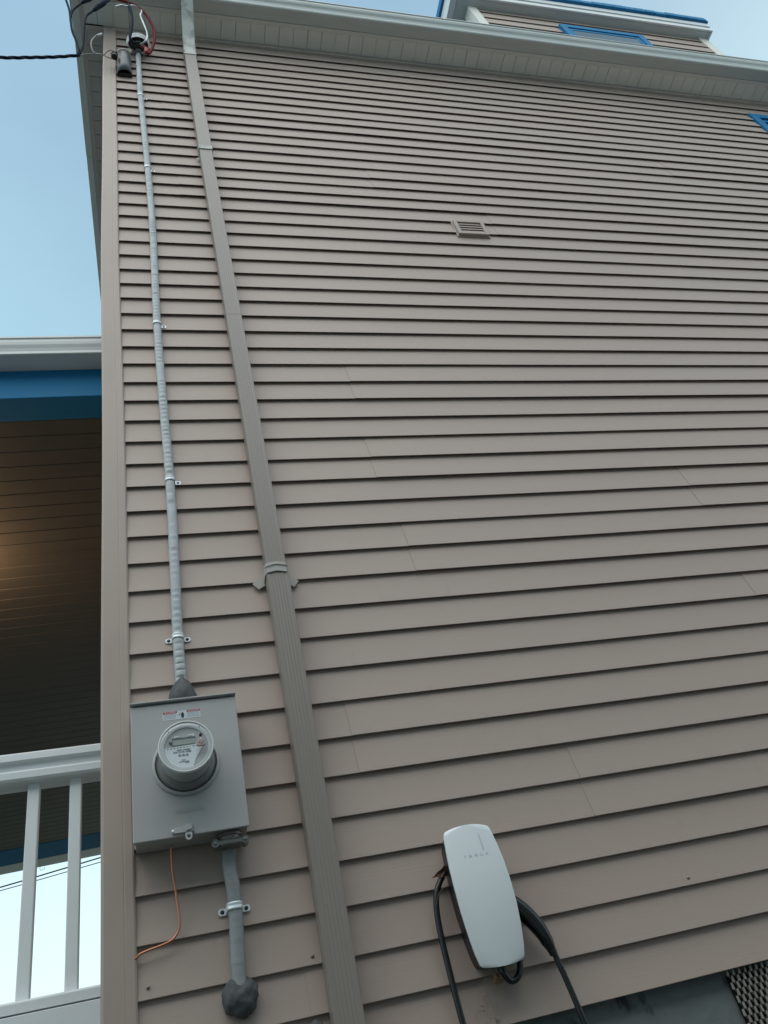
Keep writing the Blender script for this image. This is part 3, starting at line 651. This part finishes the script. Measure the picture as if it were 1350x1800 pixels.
# brand lettering and the faint indicator bar
for k, c_ in enumerate('TESLA'):
    text('brand_letter', c_, .0105, (.9175+k*.0172, yface(.55, (.9175+k*.0172+.004-CX)/.085)-.0006, .5475), M['logo'], ch, width=.0078, extr=.0002)
ib = MB(); vs = []
for z in [.563, .575, .59, .605, .612]: 
    for x in (.9815, .9855): vs.append((x, yface(z, (x-CX)/.08)-.0007, z))
ib.add(vs, [(2*i, 2*i+1, 2*i+3, 2*i+2) for i in range(4)]); ib.build('indicator_bar', M['ledbar'], ch)
gl = MB(); gl.tube([(.957, -.075, .275), (.957, -.078, .262), (.957, -.080, .250)], [.015, .013, .011], 14); gl.build('cable_gland', M['black'], ch, smooth='auto')
# charging cable: gland -> U loop -> up right side behind -> over the top -> down the left side
cb = thing('charging_cable', (.9, -.05, .1), 'black charging cable looped over the white charger with plugged handle', 'charging cable')
c1 = MB(); c1.tube(spline([(.957, -.080, .256), (.962, -.078, .240), (.975, -.070, .229), (.995, -.066, .232), (1.012, -.062, .250), (1.024, -.058, .285), (1.030, -.052, .33), (1.028, -.045, .40), (1.01, -.036, .48), (.985, -.030, .54), (.95, -.030, .565), (.91, -.036, .56), (.873, -.046, .535), (.845, -.050, .505), (.830, -.050, .475), (.821, -.050, .430), (.817, -.050, .369), (.817, -.050, .283), (.818, -.050, .214), (.822, -.050, .12), (.835, -.052, -.05), (.87, -.055, -.35), (.93, -.057, -.62), (1.0, -.057, -.66), (1.07, -.057, -.55), (1.13, -.06, -.25), (1.150, -.066, .02), (1.146, -.070, .093), (1.136, -.070, .184), (1.126, -.071, .25), (1.1225, -.072, .270)], 7), .0088, 12)
c1.build('cord', M['rubber'], cb, smooth=True)
hp = spline([(1.005, -.050, .455), (1.035, -.058, .432), (1.062, -.064, .402), (1.085, -.068, .368), (1.103, -.071, .332), (1.113, -.072, .300), (1.119, -.072, .275)], 6)
n = len(hp); rr = []
for i in range(n):
    t = i/(n-1); rr.append((.020+.002*math.sin(t*3), .0175+.0065*math.sin(min(1, t*1.25)*math.pi)) if t < .8 else (.020-.008*(t-.8)/.2, .0190-.0085*(t-.8)/.2))
h_ = MB(); h_.tube(hp, rr, 16, upv=(0, -1, 0)); h_.build('handle', M['handle'], cb, smooth='auto')
hc = MB(); hc.tube([(1.1165, -.072, .286), (1.121, -.072, .266)], [.0135, .0115], 14); hc.build('strain_relief', M['black'], cb, smooth='auto')
# leaves and cobweb
def leaf(name, c, L, W, rx, rz, m, label, curl=.3):
    l = MB(); vs = []; n = 8
    for i in range(n+1):
        t = i/n; w = W*math.sin(math.pi*t**1.7)**1.1*(1+.12*math.sin(t*17)); y = curl*L*t*t*.5
        q_ = noise.noise(Vector((t*4, L*90, 1)))*W*.5
        vs += [(L*(t-.5), y-.25*w+q_, w*(1+.3*math.sin(t*9))), (L*(t-.5), y+q_, q_*.6), (L*(t-.5), y-.35*w-q_, -w)]
    fs = [(3*i+j, 3*i+3+j, 3*i+4+j, 3*i+1+j) for i in range(n) for j in (0, 1)]
    Mx = Matrix.Rotation(rz, 4, 'Y') @ Matrix.Rotation(rx, 4, 'X')
    l.add([Vector(c)+(Mx @ Vector(v)) for v in vs], fs)
    o = l.build(name, m, org=c); s_ = o.modifiers.new('thick', 'SOLIDIFY'); s_.thickness = .0005
    return tag(o, label, 'leaf')
leaf('dry_leaf', (.860, -.058, .535), .066, .0155, .35, math.radians(-12), M['leaf'], 'brown dry leaf wedged at the left side of the charger')
leaf('dry_leaf', (.936, -.072, .240), .034, .015, .9, math.radians(60), M['leaf_pale'], 'pale curled leaf scrap hanging under the charger', curl=.9)
leaf('dry_leaf', (.944, -.068, .249), .026, .012, -.7, math.radians(15), M['leaf_pale'], 'small crumpled leaf bit nearest the cable gland', curl=1.4)
wb_ = MB(); random.seed(11)
for k in range(16):
    a = Vector((.93+random.uniform(-.03, .03), -.05+random.uniform(-.02, .02), .25)); b = Vector((.895+random.uniform(-.04, .05), -.018, .15+random.uniform(-.05, .06)))
    mdl = (a+b)/2+Vector((random.uniform(-.01, .01), 0, random.uniform(-.02, .005))); wb_.tube(spline([a, mdl, b], 3), .00022, 3)
for k in range(14):
    a = Vector((.90+random.uniform(-.02, .03), -.020, .165+random.uniform(-.03, .05))); wb_.tube([a, a+Vector((random.uniform(-.008, .008), -.002, random.uniform(-.008, .008)))], random.uniform(.0006, .0016), 4)
wo = wb_.build('cobweb', M['web'], org=(.92, -.04, .2)); wo['kind'] = 'stuff'; tag(wo, 'dusty cobweb threads trailing below the charger', 'cobweb')
w2 = MB()
for k in range(7):
    a = Vector((.985+.02*k*.3, .004, .125)); w2.tube([a, a+Vector((random.uniform(-.02, .03), -.012, -random.uniform(.01, .03)))], .0003, 3)
# strands under siding edge near the cable
w2.tube(spline([(.87, -.055, .50), (.84, -.062, .485), (.822, -.060, .455)], 4), .0004, 4)
o = w2.build('cobweb', M['web'], org=(1, 0, .12)); o['kind'] = 'stuff'; tag(o, 'loose web strands at the bottom edge of the siding', 'cobweb')
# nail heads in the siding
for (x, z, lb) in [(.026, .405, 'screw head in the siding beside the corner post'), (.457, .398, 'screw head in the siding just left of the downspout'), (1.663, .398, 'lone screw head in the siding right of the charger')]:
    s_ = MB(); s_.lathe([(.0001, -.0205), (.0035, -.0195), (.0048, -.017), (.0048, -.010)], (x, 0, z), seg=12)
    tag(s_.build('siding_screw', M['steel'], smooth=True, org=(x, -.012, z)), lb, 'screw', 'screw heads in the siding')

# ================================================================== SERVICE ENTRANCE
wh = thing('weatherhead', (.152, -.06, 6.42), 'round white rimmed service cap on top of the pale cable', 'service cap')
a_ = MB(); a_.lathe([(.076, .085), (.080, .078), (.083, .045), (.072, .016), (.068, .018)], (.155, -.085, 6.435), axis='z', seg=40, sz=.72); a_.lathe([(.076, .085), (.04, .098), (.001, .10)], (.155, -.085, 6.435), axis='z', seg=40, sz=.72); a_.build('cap', M['head'], wh, smooth='auto')
a_ = MB(); a_.lathe([(.0705, .022), (.03, .022), (.001, .022)], (.155, -.085, 6.435), axis='z', seg=32, sz=.72); a_.lathe([(.048, -.012), (.056, .022)], (.155, -.080, 6.435), axis='z', seg=32, sz=.7, cap0=True); a_.build('wire_block', M['black'], wh, smooth='auto')
a_ = MB(); a_.lathe([(.026, -.020), (.026, .010), (.022, .014)], (.152, -.045, 6.43), axis='z', seg=24, cap0=True); a_.box(.108, .124, -.06, -.03, 6.385, 6.435); a_.box(.184, .200, -.06, -.03, 6.385, 6.435); a_.build('collar', M['steel'], wh, bevel=.002)
# grey hooded cover at the corner
gh = thing('hood_cover', (.052, 0, 6.08), 'dark grey rounded plastic hood beside the corner post at the eave', 'hood')
path = [(6.050, -.052), (6.12, -.068), (6.20, -.082), (6.28, -.090), (6.335, -.080), (6.365, -.056), (6.378, -.030)]
vs = []; K = 12; HWS = [.049, .049, .0485, .048, .045, .036, .015]
for (z, y), w in zip(path, HWS):
    for k in range(K+1):
        q = math.pi*k/K; vs.append((.052-w*math.cos(q), -.010+(y+.0)*math.sin(q)**.55, z-(.02*math.sin(q) if z > 6.2 else -.0)))
fs = [(i*(K+1)+k, i*(K+1)+k+1, (i+1)*(K+1)+k+1, (i+1)*(K+1)+k) for i in range(len(path)-1) for k in range(K)]
a_ = MB(); a_.add(vs, fs); a_.build('shell', M['hood'], gh, smooth=True).modifiers.new('s', 'SOLIDIFY').thickness = .003
a_ = MB(); pts = [vs[5*(K+1)+k] for k in range(K+1)]; pr = [Vector(p)+Vector((0, -.004, .004)) for p in [vs[4*(K+1)+k] for k in range(K+1)]]; a_.tube(pr, .0035, 6); a_.build('rim', M['head'], gh, smooth=True)
a_ = MB(); a_.box(.012, .092, -.035, -.012, 6.05, 6.30); a_.build('back_plate', M['black'], gh)
ins = MB(); ins.lathe([(.006, -.024), (.021, -.022), (.024, -.008), (.014, 0), (.024, .008), (.021, .022), (.006, .024)], (-.012, -.090, 6.19), axis='z', seg=20, cap0=True, cap1=True)
tag(ins.build('insulator', M['black'], smooth='auto', org=(-.012, -.03, 6.19)), 'black spool insulator left of the grey hood', 'insulator')
W = {
'red': [(-.054,-.274,6.708),(.001,-.275,6.734),(.059,-.268,6.731),(.145,-.254,6.715),(.218,-.225,6.646),(.261,-.189,6.545),(.273,-.159,6.452),(.260,-.130,6.36),(.233,-.105,6.276),(.209,-.104,6.264),(.207,-.118,6.306),(.181,-.115,6.345)],
'black': [(-.038,-.274,6.713),(.021,-.279,6.753),(.072,-.277,6.766),(.091,-.27,6.749),(.105,-.252,6.695),(.121,-.216,6.584),(.113,-.181,6.469),(.100,-.150,6.39),(.112,-.125,6.37),(.127,-.100,6.44)],
'white': [(.01,-.249,6.649),(.054,-.254,6.682),(.085,-.25,6.682),(.137,-.252,6.706),(.184,-.24,6.681),(.191,-.231,6.654),(.181,-.22,6.616),(.198,-.195,6.541),(.218,-.17,6.469),(.22,-.152,6.414),(.202,-.139,6.37),(.170,-.110,6.39)],
'A': [(-.36,-.33,6.76),(-.342,-.297,6.675),(-.320,-.27,6.599),(-.299,-.238,6.508),(-.292,-.207,6.419),(-.282,-.172,6.318),(-.254,-.136,6.224),(-.244,-.113,6.162),(-.249,-.098,6.121)],
'B': [(-.10,-.30,6.75),(-.130,-.288,6.726),(-.185,-.275,6.665),(-.231,-.256,6.587),(-.276,-.238,6.516),(-.292,-.213,6.435),(-.292,-.205,6.41)],
'C': [(-.03,-.27,6.70),(-.118,-.249,6.604),(-.149,-.234,6.549),(-.187,-.22,6.492),(-.204,-.189,6.395),(-.209,-.154,6.289),(-.214,-.127,6.211),(-.238,-.098,6.124)],
'mess': [(-.238,-.096,6.119),(-.183,-.1,6.144),(-.127,-.102,6.165),(-.086,-.098,6.166),(-.052,-.112,6.203),(-.018,-.114,6.205),(.004,-.095,6.19),(-.018,-.078,6.175),(-.052,-.085,6.160),(-.086,-.098,6.164)],
'loop': [(-.093,-.163,6.35),(-.131,-.155,6.318),(-.158,-.141,6.268),(-.159,-.12,6.206),(-.138,-.102,6.162),(-.09,-.098,6.165)]}
rw = thing('red_conductor', (.2, -.1, 6.3), 'red insulated wire arching out of the service cap', 'wire')
a_ = MB(); a_.tube(spline(W['red'], 8), .0105, 8); a_.build('wire', M['red'], rw, smooth=True)
a_ = MB(); a_.tube([(.209, -.104, 6.268), (.207, -.110, 6.29), (.207, -.118, 6.312)], [.015, .017, .011], 8); a_.build('tape', M['red_tape'], rw, smooth='auto')
bw = MB(); bw.tube(spline(W['black'], 8), .0110, 8); tag(bw.build('black_conductor', M['wire'], smooth=True, org=(.1, -.1, 6.4)), 'black insulated wire hanging into the service cap', 'wire')
ww = MB(); ww.tube(spline(W['white'], 8), .0070, 7); ww.tube(spline([Vector(p)+Vector((.004*math.sin(i*2.), -.002, .004*math.cos(i*2.))) for i, p in enumerate(W['white'])], 8), .0050, 6)
tag(ww.build('bare_conductor', M['bare'], smooth=True, org=(.2, -.1, 6.4)), 'bare twisted silver wire running along the soffit to the service cap', 'wire')
dp = thing('service_drop', (-.24, -.1, 6.12), 'twisted black power cable crossing the sky to the house corner', 'power cable')
def twist(pts, r, off, ph, n=10, pitch=.22):
    c = spline(pts, n); o = []; s_ = 0
    for i, p in enumerate(c):
        if i: s_ += (p-c[i-1]).length
        t = (c[min(i+1, len(c)-1)]-c[max(i-1, 0)]).normalized(); a = t.cross(Vector((0, 1, 0))).normalized(); b = t.cross(a)
        o.append(p+a*off*math.cos(s_/pitch*6.283+ph)+b*off*math.sin(s_/pitch*6.283+ph))
    return o
main = [(-.238, -.096, 6.119), (-.382, -.091, 6.065), (-.557, -.089, 6.012), (-.727, -.089, 5.965), (-1.2, -.10, 5.86), (-2.4, -.16, 5.66), (-5, -.3, 5.5), (-9, -.5, 5.8)]
a_ = MB()
for ph in (0, 2.1, 4.2): a_.tube(twist(main, 0, .0060, ph, 34), .0058, 6)
a_.build('twisted_span', M['wire'], dp, smooth=True)
for nm, key in (('span_leg', 'A'), ('span_leg', 'B'), ('span_leg', 'C')):
    a_ = MB(); a_.tube(spline(W[key], 8), .0080, 8); a_.build(nm, M['wire'], dp, smooth=True)
a_ = MB(); a_.tube(spline([(-.045,-.274,6.712),(-.067,-.262,6.665),(-.11,-.249,6.607),(-.141,-.236,6.557)], 5), [.008+.011*math.sin(min(1, i/15)*math.pi)**.6 for i in range(16)], 10); a_.build('splice', M['wire'], dp, smooth=True)
a_ = MB(); a_.tube(spline([(-.10,-.300,6.75),(-.13,-.288,6.726),(-.162,-.275,6.674),(-.193,-.268,6.64),(-.223,-.259,6.601)], 4), [.007+.011*math.sin(min(1, i/16)*math.pi)**.6 for i in range(17)], 10); a_.build('splice', M['wire'], dp, smooth=True)
a_ = MB(); a_.tube(spline(W['mess'], 6), .0040, 6); a_.build('messenger', M['steel'], dp, smooth=True)
a_ = MB(); a_.tube(spline(W['loop'], 6), .0050, 6); a_.build('tail_loop', M['steel'], dp, smooth=True)
a_ = MB(); a_.tube([(-.088,-.164,6.352), (-.131,-.156,6.320)], [.009, .007], 7); a_.build('tail_sleeve', M['bare'], dp, smooth=True)

# ================================================================== PORCH
PO = (-1.7, .4, -1.6)
po = thing('porch', PO, 'side porch with blue beams and white railing left of the corner post', 'porch')
SL = .043
def T(mb):                                 # the porch roof falls gently to the left
    mb.v = [(x, y, z+SL*(x+.36)) for x, y, z in mb.v]; return mb
PX0, PX1 = -3.4, -.098
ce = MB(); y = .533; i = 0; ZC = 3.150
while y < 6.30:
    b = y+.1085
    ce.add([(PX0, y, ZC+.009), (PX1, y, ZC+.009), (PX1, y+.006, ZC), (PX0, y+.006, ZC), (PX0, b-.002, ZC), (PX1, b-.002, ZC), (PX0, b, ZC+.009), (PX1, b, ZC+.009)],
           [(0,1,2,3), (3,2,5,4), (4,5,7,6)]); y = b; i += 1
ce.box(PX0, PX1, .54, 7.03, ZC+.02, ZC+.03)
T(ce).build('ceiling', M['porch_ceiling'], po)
be = MB(); be.box(PX0, PX1, .379, .5325, ZC-.004, ZC+.215); T(be).build('front_beam', M['blue'], po, bevel=.004)
be = MB(); be.box(PX0, PX1, 6.37, 6.80, ZC-.004, ZC+.018); T(be).build('rear_beam', M['blue'], po, bevel=.004)
bt = MB(); bt.box(PX0, PX1, 6.801, 7.037, ZC-.006, ZC+.018); T(bt).build('rear_trim', M['rail'], po)
sf2 = MB(); sf2.box(PX0, PX1, .290, .3785, ZC+.2005, ZC+.21); T(sf2).build('porch_soffit', M['white'], po)
ff = MB(); ff.box(PX0, PX1, .2905, .31, ZC+.2115, ZC+.30); T(ff).build('porch_fascia', M['white'], po)
pg = MB(); z0 = ZC+.200
pp = [(.2895, z0+.105), (.2895, z0), (.274, z0-.0005), (.270, z0+.003), (.2695, z0+.020), (.264, z0+.038), (.256, z0+.056), (.2525, z0+.074), (.252, z0+.094), (.246, z0+.097), (.2455, z0+.108), (.253, z0+.109)]
pg.prism(pp, PX0, PX1+.0, 'x'); T(pg).build('porch_gutter', M['white'], po)
rp = MB(); rp.prism([(.262, ZC+.296), (.262, ZC+.304), (3.6, ZC+1.0), (7.2, ZC+.345), (7.2, ZC+.30), (.312, ZC+.296)], PX0-.1, PX1, 'x'); T(rp).build('porch_roof', M['shingle'], po)
# railing
rl = MB(); RY = .50
RX0, RX1 = -3.3, -.098
rl.prism([(.455, 1.293), (.455, 1.316), (.463, 1.324), (.567, 1.324), (.575, 1.316), (.575, 1.293), (.560, 1.289), (.555, 1.262), (.476, 1.262), (.472, 1.287)], RX0, RX1, 'x')
rail = rl.build('railing', M['rail'], po)
r3 = MB(); r3.prism([(.466, 1.2585), (.461, 1.252), (.463, 1.229), (.470, 1.221), (.563, 1.221), (.567, 1.229), (.567, 1.2585)], RX0, RX1, 'x'); r3.build('sub_rail', M['rail'], rail)
r4 = MB(); r4.prism([(.466, .532), (.463, .526), (.463, .499), (.562, .499), (.562, .526), (.559, .532)], RX0, RX1, 'x'); r4.build('bottom_rail', M['rail'], rail)
k = 0
while True:
    x = -.2175-.1395*k
    if x < RX0+.05: break
    b = MB(); b.box(x-.0205, x+.0185, .500, .538, .5315, 1.2212); b.build('baluster', M['rail'], rail, bevel=.003); k += 1
dk = MB(); dk.box(PX0, PX1, .501, 6.9, .455, .4875); dk.build('deck', M['deckboard'], po, bevel=.002)
dk = MB(); dk.box(PX0, PX1, .457, .50, .20, .4925); dk.build('deck_fascia', M['rail'], po, bevel=.002)
sk = MB()
for i in range(24): sk.box(PX0+i*.14, PX0+i*.14+.09, .47, .49, -1.6, .20)
sk.build('skirting', M['rail'], po)
for q in ((.40, .53, 3.0), (6.8, 6.93, 2.85)):
    pt = MB(); pt.box(-3.38, -3.24, q[0], q[1], .4945, q[2]); pt.build('porch_post', M['rail'], po, bevel=.006)
hk = MB(); hk.tube(spline([(-1.25+.024*math.cos(a), 7.02, 3.086+.024*math.sin(a)) for a in [math.radians(q) for q in range(150, 395, 25)]], 2), .0022, 6); 
tag(hk.build('hook', M['steel'], org=(-1.25, 7.02, 3.09)), 'small round hook hanging from the far porch beam', 'hook')
lp = thing('ceiling_lamp', (-1.12, 1.55, 3.1), 'lit warm porch ceiling lamp beyond the left edge', 'lamp')
LZ = 3.150+SL*(-1.12+.36)
a_ = MB(); a_.lathe([(.06, 0), (.07, -.015), (.06, -.03)], (-1.12, 1.55, LZ), axis='z', seg=24, cap1=True); a_.build('lamp_base', M['white'], lp, smooth='auto')
a_ = MB(); a_.lathe([(.045, -.031), (.065, -.06), (.07, -.09), (.055, -.125), (.02, -.145), (.001, -.148)], (-1.12, 1.55, LZ), axis='z', seg=24); a_.build('lamp_globe', M['lampglass'], lp, smooth=True)
pl_ = bpy.data.lights.new('lamp_light', 'POINT'); pl_.energy = 11; pl_.color = (1, .64, .32); pl_.shadow_soft_size = .06
plo = bpy.data.objects.new('lamp_light', pl_); COL.objects.link(plo); plo.location = (-1.12, 1.55, LZ-.20)
# distant power lines past the porch
import itertools
for (a, b, r, lb) in [((-2.583, 12, 4.539), (-1.044, 12, 4.756), .011, 'thick upper power line seen between the railing balusters'), ((-2.579, 12, 4.486), (-1.044, 12, 4.682), .007, 'thin lower power line seen between the railing balusters')]:
    a, b = Vector(a), Vector(b); d = b-a; P = []
    for k in range(25):
        t = -8+k*.75; p = a+d*t; P.append(p+Vector((0, 0, .012*(t-.5)**2-.003)))
    q = MB(); q.tube(P, r, 6); tag(q.build('power_line', M['wire'], smooth=True, org=tuple(a)), lb, 'power line', 'distant power lines')

# ================================================================== UNSEEN HOUSE added behind the viewer to dim the lower wall and fill reflections
nh = thing('light_blocker_house', (2, -7.5, -1.6), 'added unseen house shape behind the viewer, darkening the lower wall and filling reflections', 'house')
a_ = MB(); a_.box(-7, 12, -14, -5.4, -1.6, 5.0); a_.build('wall', M['blocker_pale'], nh)
a_ = MB(); a_.prism([(-5.0, 4.95), (-5.0, 5.05), (-9.7, 7.6), (-14.4, 5.05), (-14.4, 4.95)], -7.4, 12.4, 'x'); a_.build('roof', M['shingle'], nh)
for x in (-4, .5, 5, 9):
    a_ = MB(); a_.box(x, x+1.0, -5.4, -5.35, 0.2, 1.7); w_ = a_.build('window', M['white'], nh); a_ = MB(); a_.box(x+.08, x+.92, -5.349, -5.34, .28, 1.62); a_.build('pane', M['pane'], w_)
